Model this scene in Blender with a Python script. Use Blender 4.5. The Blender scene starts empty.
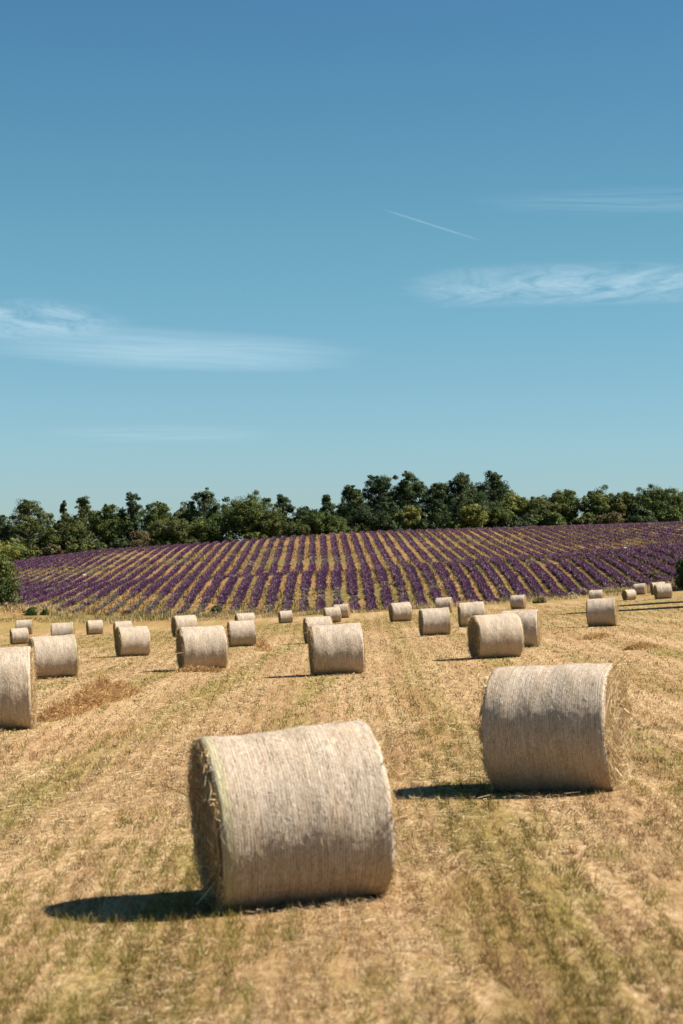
import bpy, math, random
import numpy as np
from mathutils import Vector, Matrix

random.seed(7)
RNG = np.random.default_rng(11)
SC = bpy.context.scene
COL = SC.collection
F = 1991.0            # focal length in pixels of the 70 mm lens on a 683 x 1024 frame
CX, HY = 341.5, 570.0  # centre column, row of the level horizon
DIA = 1.4             # bale diameter in metres

# ------------------------------------------------------------------ helpers
def mesh_np(name, V, faces_list, mats=(), col=None, smooth=False, parent=None, matidx=None):
    """V (n,3); faces_list: list of integer arrays (m,k)."""
    me = bpy.data.meshes.new(name)
    V = np.ascontiguousarray(V, dtype=np.float32)
    me.vertices.add(len(V)); me.vertices.foreach_set('co', V.ravel())
    loops = np.concatenate([f.ravel() for f in faces_list]).astype(np.int32)
    tot = np.concatenate([np.full(len(f), f.shape[1], np.int32) for f in faces_list])
    start = np.concatenate([[0], np.cumsum(tot)[:-1]]).astype(np.int32)
    me.loops.add(len(loops)); me.loops.foreach_set('vertex_index', loops)
    me.polygons.add(len(tot)); me.polygons.foreach_set('loop_start', start)
    me.polygons.foreach_set('loop_total', tot)
    if smooth:
        me.polygons.foreach_set('use_smooth', np.ones(len(tot), bool))
    me.update(calc_edges=True)
    if col is not None:
        a = me.color_attributes.new('col', 'FLOAT_COLOR', 'POINT')
        c = np.ones((len(V), 4), np.float32); c[:, :3] = col
        a.data.foreach_set('color', c.ravel())
    for m in mats: me.materials.append(m)
    o = bpy.data.objects.new(name, me); COL.objects.link(o)
    if parent is not None: o.parent = parent
    return o

def tag(o, label=None, cat=None, group=None, kind=None):
    if label: o['label'] = label
    if cat: o['category'] = cat
    if group: o['group'] = group
    if kind: o['kind'] = kind
    return o

def empty(name, loc=(0, 0, 0)):
    o = bpy.data.objects.new(name, None); COL.objects.link(o)
    o.location = loc; o.empty_display_size = .3
    return o

def norm(v):
    return v / np.maximum(np.linalg.norm(v, axis=-1, keepdims=True), 1e-9)

def hash2(ix, iy, seed):
    h = (ix.astype(np.int64) * 374761393 + iy.astype(np.int64) * 668265263 + seed * 1442695041) & 0x7fffffff
    h = ((h ^ (h >> 13)) * 1274126177) & 0x7fffffff
    return ((h ^ (h >> 16)) & 0xffff) / 65535.0

def vnoise(x, y, seed=0):
    x = np.asarray(x, float); y = np.asarray(y, float)
    ix, iy = np.floor(x), np.floor(y); fx, fy = x - ix, y - iy
    fx = fx * fx * (3 - 2 * fx); fy = fy * fy * (3 - 2 * fy)
    a, b = hash2(ix, iy, seed), hash2(ix + 1, iy, seed)
    c, d = hash2(ix, iy + 1, seed), hash2(ix + 1, iy + 1, seed)
    return (a * (1 - fx) + b * fx) * (1 - fy) + (c * (1 - fx) + d * fx) * fy

def fbm(x, y, seed=0, octv=3):
    s, a, t = 0, 1.0, 0
    for k in range(octv):
        s = s + a * vnoise(x * 2 ** k, y * 2 ** k, seed + 17 * k); t += a; a *= .5
    return s / t

def strands(P, D, W, side=None, tip=.3, mid=None):
    """flat blades: base P, direction*length D, width W -> (V, quads). mid: sideways bend offset at the middle (adds a second quad)."""
    n = len(P)
    if side is None:
        side = norm(np.cross(D, RNG.normal(size=(n, 3))))
    w = np.asarray(W).reshape(-1, 1) * side * .5
    if mid is None:
        V = np.stack([P - w, P + w, P + D + w * tip, P + D - w * tip], 1).reshape(-1, 3)
        q = np.arange(n)[:, None] * 4 + np.array([[0, 1, 2, 3]])
        return V, q, 4
    M = P + D * .5 + mid
    V = np.stack([P - w, P + w, M + w * .8, M - w * .8, P + D + w * tip, P + D - w * tip], 1).reshape(-1, 3)
    b = np.arange(n)[:, None] * 6
    q = np.concatenate([b + np.array([[0, 1, 2, 3]]), b + np.array([[3, 2, 4, 5]])])
    return V, q, 6

# ------------------------------------------------------------------ materials
class NT:
    def __init__(s, name):
        s.m = bpy.data.materials.new(name); s.m.use_nodes = True
        s.t = s.m.node_tree; s.t.nodes.clear()
        s.out = s.n('ShaderNodeOutputMaterial')
    def n(s, typ, **kw):
        nd = s.t.nodes.new(typ)
        for k, v in kw.items(): setattr(nd, k, v)
        return nd
    def l(s, a, b): s.t.links.new(a, b)
    def noise(s, vec, scale, detail=4, rough=.55, dist=0.0):
        nd = s.n('ShaderNodeTexNoise'); nd.inputs['Scale'].default_value = scale
        nd.inputs['Detail'].default_value = detail; nd.inputs['Roughness'].default_value = rough
        nd.inputs['Distortion'].default_value = dist
        s.l(vec, nd.inputs['Vector']); return nd.outputs['Fac']
    def mapping(s, vec, scale=(1, 1, 1), rot=(0, 0, 0)):
        nd = s.n('ShaderNodeMapping'); nd.inputs['Scale'].default_value = scale; nd.inputs['Rotation'].default_value = rot
        s.l(vec, nd.inputs['Vector']); return nd.outputs['Vector']
    def ramp(s, fac, stops):
        nd = s.n('ShaderNodeValToRGB'); e = nd.color_ramp.elements
        while len(e) < len(stops): e.new(.5)
        for el, (p, c) in zip(e, stops):
            el.position = p; el.color = (*c, 1) if len(c) == 3 else c
        s.l(fac, nd.inputs['Fac']); return nd.outputs['Color']
    def mix(s, fac, a, b, typ='MIX'):
        nd = s.n('ShaderNodeMix'); nd.data_type = 'RGBA'; nd.blend_type = typ
        if isinstance(fac, (int, float)): nd.inputs[0].default_value = fac
        else: s.l(fac, nd.inputs[0])
        for v, i in ((a, 6), (b, 7)):
            if isinstance(v, tuple): nd.inputs[i].default_value = (*v, 1)
            else: s.l(v, nd.inputs[i])
        return nd.outputs[2]
    def math(s, op, a, b=None, clamp=False):
        nd = s.n('ShaderNodeMath'); nd.operation = op; nd.use_clamp = clamp
        for v, i in ((a, 0), (b, 1)):
            if v is None: continue
            if isinstance(v, (int, float)): nd.inputs[i].default_value = v
            else: s.l(v, nd.inputs[i])
        return nd.outputs[0]
    def bump(s, h, strength, dist):
        nd = s.n('ShaderNodeBump'); nd.inputs['Strength'].default_value = strength; nd.inputs['Distance'].default_value = dist
        s.l(h, nd.inputs['Height']); return nd.outputs['Normal']

def attr_mat(name, transl=.3, rough=.8, spec=.15):
    t = NT(name)
    a = t.n('ShaderNodeAttribute'); a.attribute_name = 'col'
    p = t.n('ShaderNodeBsdfPrincipled'); p.inputs['Roughness'].default_value = rough
    p.inputs['Specular IOR Level'].default_value = spec
    t.l(a.outputs['Color'], p.inputs['Base Color'])
    tr = t.n('ShaderNodeBsdfTranslucent'); t.l(a.outputs['Color'], tr.inputs['Color'])
    mx = t.n('ShaderNodeMixShader'); mx.inputs[0].default_value = transl
    t.l(p.outputs[0], mx.inputs[1]); t.l(tr.outputs[0], mx.inputs[2]); t.l(mx.outputs[0], t.out.inputs[0])
    return t.m

M_BLADE = attr_mat('dry_stalks', .35)
M_LEAF = attr_mat('leaves', .22, .7, .2)
M_LAV = attr_mat('lavender', .2)
M_STRAW = attr_mat('loose_straw', .25, .6, .25)

def bark_mat():
    t = NT('bark'); co = t.n('ShaderNodeTexCoord').outputs['Object']
    f = t.noise(t.mapping(co, (4, 4, .8)), 3, 5)
    c = t.ramp(f, [(.3, (.045, .032, .022)), (.7, (.14, .10, .07))])
    p = t.n('ShaderNodeBsdfPrincipled'); p.inputs['Roughness'].default_value = .9
    t.l(c, p.inputs['Base Color']); t.l(t.bump(f, .8, .05), p.inputs['Normal']); t.l(p.outputs[0], t.out.inputs[0])
    return t.m
M_BARK = bark_mat()

def ground_mat():
    t = NT('field_ground')
    co = t.n('ShaderNodeTexCoord').outputs['Object']
    a = t.n('ShaderNodeAttribute'); a.attribute_name = 'col'
    sep = t.n('ShaderNodeSeparateColor'); t.l(a.outputs['Color'], sep.inputs[0])
    lav, swath, wood = sep.outputs[0], sep.outputs[1], sep.outputs[2]
    fine = t.noise(t.mapping(co, (1, .3, 1)), 17, 9, .78)
    mid = t.noise(t.mapping(co, (1, .18, 1)), 4.6, 5, .62)
    big = t.noise(t.mapping(co, (1, .10, 1)), .45, 4, .55)
    lane = t.noise(t.mapping(co, (1, .022, 1)), 1.5, 4, .6)
    pink = t.noise(t.mapping(co, (1, .05, 1)), .9, 5, .6, .3)
    vbig = t.noise(co, .06, 3)
    straw = t.ramp(fine, [(.30, (.08, .04, .015)), (.42, (.25, .142, .060)), (.54, (.43, .29, .145)), (.70, (.64, .49, .31))])
    green = t.ramp(fine, [(.3, (.06, .043, .010)), (.5, (.20, .153, .036)), (.72, (.34, .265, .085))])
    rust = t.ramp(fine, [(.25, (.16, .075, .035)), (.55, (.36, .19, .09)), (.8, (.5, .31, .17))])
    s1 = t.math('ADD', t.math('MULTIPLY', swath, .21), t.math('MULTIPLY', mid, .62))
    s1 = t.math('ADD', s1, t.math('MULTIPLY', big, .42))
    gfac = t.ramp(s1, [(.54, (0, 0, 0)), (.74, (.85, .85, .85))])
    c = t.mix(gfac, straw, green)
    rsum = t.math('ADD', t.math('MULTIPLY', pink, .8), t.math('MULTIPLY', vbig, .5))
    rfac = t.ramp(rsum, [(.66, (0, 0, 0)), (.84, (.6, .6, .6))])
    c = t.mix(rfac, c, rust)
    lane2 = t.math('MULTIPLY', t.ramp(lane, [(.40, (0, 0, 0)), (.62, (1, 1, 1))]), t.ramp(mid, [(.3, (.35, .35, .35)), (.6, (1, 1, 1))]))
    c = t.mix(t.math('MULTIPLY', lane2, .75), c, t.mix(fine, (.11, .055, .022), (.36, .21, .085)))
    # soil and dry grass between the lavender rows
    lf = t.noise(t.mapping(co, (1, .4, 1)), 1.6, 5, .65)
    lb = t.noise(t.mapping(co, (1, .3, 1)), .12, 4, .6)
    lc = t.ramp(lf, [(.3, (.09, .050, .018)), (.5, (.21, .115, .042)), (.7, (.34, .205, .09))])
    lg = t.ramp(lf, [(.3, (.07, .055, .018)), (.6, (.16, .12, .036)), (.8, (.27, .195, .065))])
    lc = t.mix(t.ramp(lb, [(.45, (0, 0, 0)), (.6, (.9, .9, .9))]), lc, lg)
    c = t.mix(lav, c, lc)
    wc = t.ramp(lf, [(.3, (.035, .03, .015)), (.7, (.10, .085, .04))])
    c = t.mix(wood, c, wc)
    p = t.n('ShaderNodeBsdfPrincipled'); p.inputs['Roughness'].default_value = .95; p.inputs['Specular IOR Level'].default_value = .1
    t.l(c, p.inputs['Base Color'])
    h = t.math('ADD', t.math('MULTIPLY', fine, .5), mid)
    t.l(t.bump(h, .9, .06), p.inputs['Normal']); t.l(p.outputs[0], t.out.inputs[0])
    return t.m
M_GROUND = ground_mat()

def wrap_mat(name, green_band):
    """net wrapped straw: threads run round the bale, so streaks are long round the axis (u = angle * R in col.g, x = axis)."""
    t = NT(name)
    a = t.n('ShaderNodeAttribute'); a.attribute_name = 'uvw'; v = a.outputs['Vector']   # (x along axis, arc length, radius)
    streak = t.noise(t.mapping(v, (55, 3.2, 1)), 1, 4, .65)
    fib = t.noise(t.mapping(v, (130, 22, 1)), 1, 3, .7)
    fib2 = t.noise(t.mapping(v, (34, 30, 1), (0, 0, .5)), 1, 5, .75, .6)
    blot = t.noise(t.mapping(v, (2.6, 1.6, 1)), 1, 4, .6)
    f = t.math('ADD', t.math('MULTIPLY', streak, .34), t.math('ADD', t.math('MULTIPLY', fib, .28), t.math('MULTIPLY', fib2, .38)))
    c = t.ramp(f, [(.37, (.15, .10, .06)), (.46, (.335, .25, .175)), (.54, (.49, .40, .31)), (.64, (.73, .65, .55))])
    warm = t.ramp(f, [(.36, (.14, .085, .04)), (.5, (.37, .26, .15)), (.66, (.58, .45, .30))])
    c = t.mix(t.ramp(blot, [(.44, (0, 0, 0)), (.68, (.6, .6, .6))]), c, warm)
    # net threads
    sx = t.n('ShaderNodeSeparateXYZ'); t.l(v, sx.inputs[0])
    wob = t.math('MULTIPLY', t.noise(t.mapping(v, (9, 2, 1)), 1, 2), .035)
    ph = t.math('FRACT', t.math('MULTIPLY', t.math('ADD', sx.outputs[0], wob), 1 / .024))
    net = t.math('LESS_THAN', t.math('ABSOLUTE', t.math('SUBTRACT', ph, .5)), .13)
    netm = t.math('MULTIPLY', net, t.ramp(t.noise(t.mapping(v, (5, 3, 1)), 1, 3), [(.38, (0, 0, 0)), (.68, (.5, .5, .5))]))
    oi = t.n('ShaderNodeObjectInfo'); c = t.mix(oi.outputs['Random'], c, t.mix(.28, c, (.46, .34, .21)))
    c = t.mix(netm, c, (.64, .56, .45))
    gap = t.math('LESS_THAN', t.math('ABSOLUTE', t.math('SUBTRACT', ph, .8)), .12)
    c = t.mix(t.math('MULTIPLY', t.math('MULTIPLY', gap, .45), t.ramp(t.noise(t.mapping(v, (4, 2.5, 1)), 1, 4, .7), [(.3, (.25, .25, .25)), (.6, (1, 1, 1))])), c, (.12, .08, .045))
    if green_band:
        gb = t.ramp(sx.outputs[0], [(0, (1, 1, 1)), (1, (1, 1, 1))])
        e = t.math('MULTIPLY', t.math('LESS_THAN', t.math('ADD', sx.outputs[0], t.math('MULTIPLY', blot, .08)), -.56), t.ramp(blot, [(.3, (.1, .1, .1)), (.6, (.45, .45, .45))]))
        c = t.mix(e, c, (.26, .27, .10))
    p = t.n('ShaderNodeBsdfPrincipled'); p.inputs['Roughness'].default_value = .72; p.inputs['Specular IOR Level'].default_value = .25
    t.l(c, p.inputs['Base Color'])
    h = t.math('ADD', f, t.math('MULTIPLY', net, .15))
    t.l(t.bump(h, .8, .02), p.inputs['Normal']); t.l(p.outputs[0], t.out.inputs[0])
    return t.m

def face_mat():
    t = NT('bale_end_straw')
    a = t.n('ShaderNodeAttribute'); a.attribute_name = 'uvw'; v = a.outputs['Vector']   # (radius, arc, 0)
    ring = t.noise(t.mapping(v, (26, 3.5, 1)), 1, 4, .65, .5)
    fib = t.noise(t.mapping(v, (60, 45, 1)), 1, 5, .7)
    f = t.math('ADD', t.math('MULTIPLY', ring, .5), t.math('MULTIPLY', fib, .5))
    c = t.ramp(f, [(.35, (.045, .022, .008)), (.48, (.18, .10, .035)), (.60, (.40, .26, .11)), (.72, (.64, .47, .24))])
    p = t.n('ShaderNodeBsdfPrincipled'); p.inputs['Roughness'].default_value = .85
    t.l(c, p.inputs['Base Color']); t.l(t.bump(f, 1, .05), p.inputs['Normal']); t.l(p.outputs[0], t.out.inputs[0])
    return t.m

# ------------------------------------------------------------------ terrain
def plane(x, d):
    return -(587 - HY) / F * d - 1.713 * DIA + .0434 * x - .0461 * d * d / F + 1.066e-4 * x * d

# bales: name, left px, right px, top, bottom, visible end, end width, label
BALES = [
 ('BA1', 205, 393, 727, 901, 'l', 34, 'largest round hay bale, closest of all, its dark shaded end facing left'),
 ('BA2', 488, 632, 665, 790, 'r', 27, 'frayed large hay bale with a sunlit golden end, second closest of all'),
 ('A', -48, 36, 648, 730, 'r', 5, 'big hay bale cut off by the left picture edge beside the rusty hay ridge'),
 ('B', 30, 79, 635, 678, 'l', 6, 'hay bale just behind the big bale at the left picture edge'),
 ('C', -22, 4, 627, 644, 'r', 2, 'distant hay bale of which only a sliver shows at the left picture edge'),
 ('D', 9, 31, 628, 644, 'l', 2, 'small distant hay bale at far left, in front of one other distant bale'),
 ('E', 17, 33, 619.6, 634.5, 'r', 2, 'tiny hay bale at far left, peeking over another distant bale below green weeds'),
 ('F', 51, 77, 622.5, 644, 'r', 2, 'hay bale at left whose lower half hides behind a nearer bale'),
 ('G', 86, 104, 621, 635.5, 'l', 2, 'lone tiny hay bale near the lavender, standing free at left'),
 ('H', 114, 133, 622, 639, 'l', 2, 'small hay bale mostly hidden behind the bale left of the large mid-field one'),
 ('I', 116, 150.5, 626, 656, 'l', 6, 'mid-sized hay bale at left with a smaller bale right behind it'),
 ('J', 172, 198, 614, 635, 'l', 5, 'distant hay bale standing just above the left mid-field bale with dark end'),
 ('K', 178.5, 228, 626, 669.5, 'l', 7, 'mid-field hay bale with dark left end and rusty hay scraps at its base'),
 ('L', 227, 258, 620.6, 646.5, 'l', 3, 'hay bale in the front of a close pair, left of the field centre'),
 ('M', 232, 259, 613, 630, 'l', 3, 'rear hay bale of a close pair left of the field centre, mostly hidden'),
 ('N', 277, 295, 610.5, 623, 'l', 2, 'lone tiny hay bale at the lavender edge, left of the central cluster'),
 ('O', 303.5, 334.5, 616.6, 643, 'l', 4, 'hay bale half hidden behind the left shoulder of the central bale'),
 ('P', 310, 366, 624, 674.5, 'l', 4, 'central mid-field hay bale, front one of a cluster of four'),
 ('Q', 322, 344, 607.5, 623, 'l', 2, 'tiny hay bale above the central bale, overlapping the rearmost of its cluster'),
 ('R', 334, 351, 604, 618, 'r', 2, 'rearmost tiny hay bale of the central cluster, near the lavender'),
 ('S', 390, 412.4, 602.4, 621.5, 'l', 4, 'distant hay bale with dark end right of the central cluster, below lavender rows'),
 ('T', 420, 451, 607.7, 635.3, 'l', 4, 'hay bale with a tiny bale peeking over its top right corner'),
 ('U', 436, 454, 596, 611.6, 'r', 2, 'tiny hay bale at the lavender edge behind a nearer dark-ended bale'),
 ('V', 460, 485, 602, 626.6, 'l', 2, 'hay bale tilted behind the left shoulder of the right-hand front pair'),
 ('W', 470, 523.6, 614, 657.7, 'l', 12, 'mid-field hay bale with broad dark end, front of an overlapping pair'),
 ('X', 503, 539.5, 610, 647.5, 'r', 4, 'hay bale half hidden behind the mid-field bale with broad dark end'),
 ('Y', 508, 530, 596, 610, 'r', 3, 'tiny hay bale at the lavender edge above an overlapping pair of bales'),
 ('Z', 588, 618.6, 598, 626.5, 'r', 3, 'lone hay bale at right with bright right rim and a tiny bale behind'),
 ('AA', 589, 604, 592, 605, 'r', 1, 'tiny hay bale at right showing only its top over a nearer lone bale'),
 ('AB', 620, 639, 589.5, 600, 'l', 6, 'small hay bale at far right with a dark end, just left of tree shadows'),
 ('AC', 634, 647, 583.5, 594.5, 'r', 2, 'tiny hay bale at far right standing close to the lavender margin'),
 ('AD', 651, 666, 582, 594.5, 'l', 3, 'tiny hay bale hidden behind the rightmost bale, its dark end showing'),
 ('AE', 654, 673, 583.5, 598.5, 'l', 3, 'rightmost distant hay bale, above the long tree shadows on the grass'),
]
bd = []
for b in BALES:
    h = b[4] - b[3]; xp = (b[1] + b[2]) / 2; dx = xp - CX
    best = None
    for k in np.linspace(.94, 1.06, 25):
        hh = h * k; d = F * DIA / hh
        r = b[4] - (HY - plane(dx / F * d, d) / d * F)
        if best is None or abs(r) + 12 * abs(k - 1) < best[0]: best = (abs(r) + 12 * abs(k - 1), d, r)
    bd.append((dx / F, best[1], best[2], best[1] * -best[2] / F))
RU = np.array([q[0] for q in bd]); RD = np.array([q[1] for q in bd]); RZ = np.array([q[3] for q in bd])
RP = np.stack([RU / .07, np.log(RD) / .28], 1)
keep = RD < 200
RPk, RZk = RP[keep], RZ[keep] / RD[keep]
def _k(a, b): return np.exp(-((a[:, None, :] - b[None]) ** 2).sum(-1) * .5)
RW = np.linalg.solve(_k(RPk, RPk) + .15 * np.eye(len(RPk)), RZk)
def near(x, d):
    x = np.asarray(x, float); d = np.asarray(d, float)
    dd = np.maximum(d, 4.0)
    q = np.stack([(x / dd).ravel() / .07, np.log(dd).ravel() / .28], 1)
    out = np.zeros(len(q))
    for i in range(len(RPk)):
        out += RW[i] * np.exp(-((q - RPk[i]) ** 2).sum(1) * .5)
    return plane(x, d) + out.reshape(x.shape) * dd

XC = np.array([-300, -100, 15, 100, 200, 341, 450, 560, 640, 683, 800, 1000.])
Y240 = np.array([600, 606, 608, 613, 614, 612, 607, 598, 587, 579, 566, 560.])
Y292 = np.array([594, 592, 590, 586, 579.5, 573, 565, 557, 551, 547, 541, 538.])
Y440 = np.array([580, 569, 562, 551, 544.5, 533.5, 530, 527, 524.5, 523, 520, 520.])
def fr(a, b, c): return (1 / a - 1 / c) / (1 / a - 1 / b)
KD = np.array([200., 214, 240, 264, 292, 305, 350, 440, 475, 700, 3000])
def far(x, d):
    x = np.asarray(x, float); d = np.asarray(d, float)
    px = np.clip(x / d * F + CX, -300, 1000)
    ks = []
    y240, y292, y440 = (np.interp(px, XC, q) for q in (Y240, Y292, Y440))
    u = (px - CX) / F
    ks.append(near(u * 200, np.full_like(d, 200.))); ks.append(near(u * 214, np.full_like(d, 214.)) + .25)
    g = lambda y, dd: -(y - HY) / F * dd
    ks.append(g(y240, 240.))
    f = fr(240, 292, 264) + .06
    ks.append(g(y240 * (1 - f) + y292 * f, 264.)); ks.append(g(y292, 292.))
    ks.append(g(y292 - .7, 305.))
    f = fr(305, 440, 350); ks.append(g((y292 - .7) * (1 - f) + y440 * f, 350.))
    z440 = g(y440, 440.); ks += [z440, z440 + .3, z440 - 3, z440 - 60]
    Z = np.stack(ks, -1)
    h = np.diff(KD); dl = np.diff(Z, axis=-1) / h
    m = np.zeros_like(Z); m[..., 0] = dl[..., 0]; m[..., -1] = dl[..., -1]
    s = dl[..., :-1] * dl[..., 1:]
    m[..., 1:-1] = np.where(s > 0, 2 * s / np.where(np.abs(dl[..., :-1] + dl[..., 1:]) < 1e-9, 1e-9, dl[..., :-1] + dl[..., 1:]), 0)
    i = np.clip(np.searchsorted(KD, d, side='right') - 1, 0, len(KD) - 2)
    tk = lambda A, j: np.take_along_axis(A, j[..., None], -1)[..., 0]
    hi = h[i]; t = np.clip((d - KD[i]) / hi, 0, 1.0)
    z0, z1, m0, m1 = tk(Z, i), tk(Z, i + 1), tk(m, i), tk(m, i + 1)
    t2, t3 = t * t, t ** 3
    return (2 * t3 - 3 * t2 + 1) * z0 + (t3 - 2 * t2 + t) * hi * m0 + (-2 * t3 + 3 * t2) * z1 + (t3 - t2) * hi * m1

def T(x, d):
    x = np.atleast_1d(np.asarray(x, float)); d = np.atleast_1d(np.asarray(d, float))
    x, d = np.broadcast_arrays(x, d)
    out = np.empty(x.shape)
    n = d < 200
    if n.any(): out[n] = near(x[n], d[n])
    if (~n).any(): out[~n] = far(x[~n], d[~n])
    return out
def T1(x, d): return float(T([x], [d])[0])

def swath(x, d):
    """mowing lanes, 2.6 m apart, running away from the camera: 1 = greener, more trodden."""
    xs = x - .0168 * d + .5 * (fbm(x * .25, d * .05, 5) - .5)
    w = .5 + .5 * np.cos((xs - 1.05) * 2 * math.pi / 2.6)
    far_green = np.clip((d - 85) / 60, 0, 1) * np.clip((fbm(x * .09, d * .03, 12) - .35) / .2, 0, 1) * .9
    return np.clip(w ** 2.2 * (.45 + .9 * fbm(x * .4, d * .08, 9)) + far_green, 0, 1)

def lav_left(d):   # left boundary of the lavender, metres
    return np.interp(d, [236, 300, 440], [-40, -50, -72])

def build_ground():
    ys = np.concatenate([np.linspace(-40, 6, 14), np.geomspace(7, 200, 210), np.linspace(201, 320, 130), np.linspace(322, 480, 110), np.geomspace(490, 3000, 24)])
    us = np.concatenate([-np.geomspace(4, .32, 22), np.linspace(-.3, .3, 241), np.geomspace(.32, 4, 22)])
    Y, U = np.meshgrid(ys, us, indexing='ij')
    X = U * np.maximum(Y, 14.0)
    Z = T(X.ravel(), Y.ravel()).reshape(X.shape)
    bumpy = np.where(Y < 205, 1, .8)
    Z = Z + bumpy * .05 * (fbm(X * .8, Y * .8, 3) - .5)
    V = np.stack([X, Y, Z], -1).reshape(-1, 3)
    r, c = X.shape
    idx = np.arange(r * c).reshape(r, c)
    q = np.stack([idx[:-1, :-1], idx[:-1, 1:], idx[1:, 1:], idx[1:, :-1]], -1).reshape(-1, 4)
    sm = lambda a, b, v: np.clip((v - a) / (b - a), 0, 1)
    lav = sm(222, 232, Y + 10 * (fbm(X * .2, Y * .2, 8) - .5)) * sm(-3, 2, X - lav_left(Y))
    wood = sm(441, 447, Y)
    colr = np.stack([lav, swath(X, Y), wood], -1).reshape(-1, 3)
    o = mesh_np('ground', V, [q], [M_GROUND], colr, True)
    tag(o, kind='structure')
build_ground()

# ------------------------------------------------------------------ stubble and loose straw on the mown field
STRAW_C = np.array([[.535, .37, .185], [.43, .275, .125], [.68, .525, .32], [.27, .14, .055]])
GREEN_C = np.array([[.24, .20, .042], [.32, .26, .07], [.18, .155, .03]])
RUST_C = np.array([[.36, .195, .09], [.27, .135, .055], [.45, .27, .14]])
def field_points(n, d0, d1, p, pad):
    u = RNG.random(n)
    d = (d0 ** (1 - p) + u * (d1 ** (1 - p) - d0 ** (1 - p))) ** (1 / (1 - p))
    half = d * .1735 + pad
    x = (RNG.random(n) * 2 - 1) * half
    return x, d
def field_colour(x, d, n):
    s = swath(x, d)
    xs = x - .0168 * d
    g = s * .22 + .68 * fbm(x * 5.5, d * 1.1, 21, 4) + .40 * fbm(xs * .55, d * .07, 22)
    r = .60 * fbm(x * 2.1, d * .35, 23, 4) + .55 * fbm(xs * .8, d * .06, 24)
    b = .6 * fbm(x * 5.0, d * .9, 25, 3) + .48 * fbm(xs * 1.5, d * .035, 26, 3)
    c = STRAW_C[RNG.integers(0, 4, n)]
    pg = np.clip((g - .572) / .10, 0, 1) * .8
    pr = np.clip((r - .61) / .10, 0, 1) * .7
    pb = np.clip((b - .56 + .10 * np.clip(s * 1.3 - .35, 0, 1)) / .08, 0, 1) * .75
    isg = RNG.random(n) < pg
    isr = (~isg) & (RNG.random(n) < pr)
    isb = RNG.random(n) < pb
    c = np.where(isg[:, None], GREEN_C[RNG.integers(0, 3, n)], c)
    c = np.where(isr[:, None], RUST_C[RNG.integers(0, 3, n)], c)
    c = np.where(isb[:, None], c * np.array([.50, .44, .38]), c)
    return c * (.75 + .5 * RNG.random((n, 1))), isg

def stubble(name, n, d0, d1, p, pad, hmin, hmax, w0, label):
    x, d = field_points(n, d0, d1, p, pad)
    # clump: move towards jittered cell centres
    cell = .16 + d * .004
    cx = (np.floor(x / cell) + hash2(np.floor(x / cell), np.floor(d / cell), 4)) * cell
    cy = (np.floor(d / cell) + hash2(np.floor(x / cell), np.floor(d / cell), 5)) * cell
    k = .55 * RNG.random(n)
    x = x + (cx - x) * k; d = d + (cy - d) * k
    ok = fbm(x * 4.3, d * .8, 27, 3) > .27 + .12 * RNG.random(n)
    x, d = x[ok], d[ok]; n = len(x)
    c, isg = field_colour(x, d, n)
    z = T(x, d) + .05 * (fbm(x * .8, d * .8, 3) - .5)
    P = np.stack([x, d, z - .005], 1)
    ang = RNG.random(n) * 2 * math.pi; tilt = np.abs(RNG.normal(.75, .4, n))
    L = (hmin + (hmax - hmin) * RNG.random(n)) * np.where(isg, 1.15, 1)
    D = np.stack([np.sin(tilt) * np.cos(ang), np.sin(tilt) * np.sin(ang), np.cos(tilt)], 1) * L[:, None]
    W = w0 * (.6 + .8 * RNG.random(n)) * np.maximum(d / 18, .8) ** .8
    V, q, m = strands(P, D, W)
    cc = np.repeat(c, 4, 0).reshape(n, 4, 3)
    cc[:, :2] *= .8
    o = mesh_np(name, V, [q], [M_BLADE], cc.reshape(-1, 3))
    tag(o, label, 'grass', kind='stuff')
stubble('stubble_grass', 300000, 8, 34, 1.02, 1.6, .02, .09, .0055, 'short cut yellow and green stubble grass over the near field')
stubble('stubble_grass', 140000, 34, 205, 1.2, 3, .03, .09, .007, 'short cut pale stubble grass over the far field')

def lying_straw(n, d0, d1, p, pad):
    x, d = field_points(n, d0, d1, p, pad)
    ok = (fbm(x * .9, d * .12, 31) > .42 + .12 * RNG.random(n)); x, d = x[ok], d[ok]; n = len(x)
    z = T(x, d) + .05 * (fbm(x * .8, d * .8, 3) - .5)
    P = np.stack([x, d, z + .015 + .03 * RNG.random(n)], 1)
    ang = RNG.normal(1.45, .9, n)
    L = (.05 + .15 * RNG.random(n) ** 2) * np.interp(d, [8, 25], [.75, 1])
    D = np.stack([np.cos(ang), np.sin(ang), RNG.normal(0, .12, n)], 1) * L[:, None]
    W = .0046 * np.maximum(d / 18, .8) ** .9 * (.7 + .6 * RNG.random(n))
    side = norm(np.cross(D, np.array([0, 0, 1.]) + RNG.normal(0, .4, (n, 3))))
    V, q, m = strands(P, D, W, side, .7)
    c = np.array([[.60, .455, .26], [.50, .35, .17], [.38, .23, .10], [.68, .54, .35]])[RNG.integers(0, 4, n)] * (.8 + .35 * RNG.random((n, 1)))
    o = mesh_np('loose_straw', V, [q], [M_BLADE], np.repeat(c, 4, 0))
    tag(o, 'loose pale straw left lying on the mown field', 'straw', kind='stuff')
lying_straw(170000, 8, 120, 1.1, 2)

# ------------------------------------------------------------------ hay bales
def add_uvw(o, uvw):
    a = o.data.attributes.new('uvw', 'FLOAT_VECTOR', 'POINT')
    a.data.foreach_set('vector', np.ascontiguousarray(uvw, np.float32).ravel())
M_WRAP = [wrap_mat('net_wrap_greenish', True), wrap_mat('net_wrap_pale', False), wrap_mat('net_wrap', False)]
M_FACE = face_mat()
R0, HL = DIA / 2, .715

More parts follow.
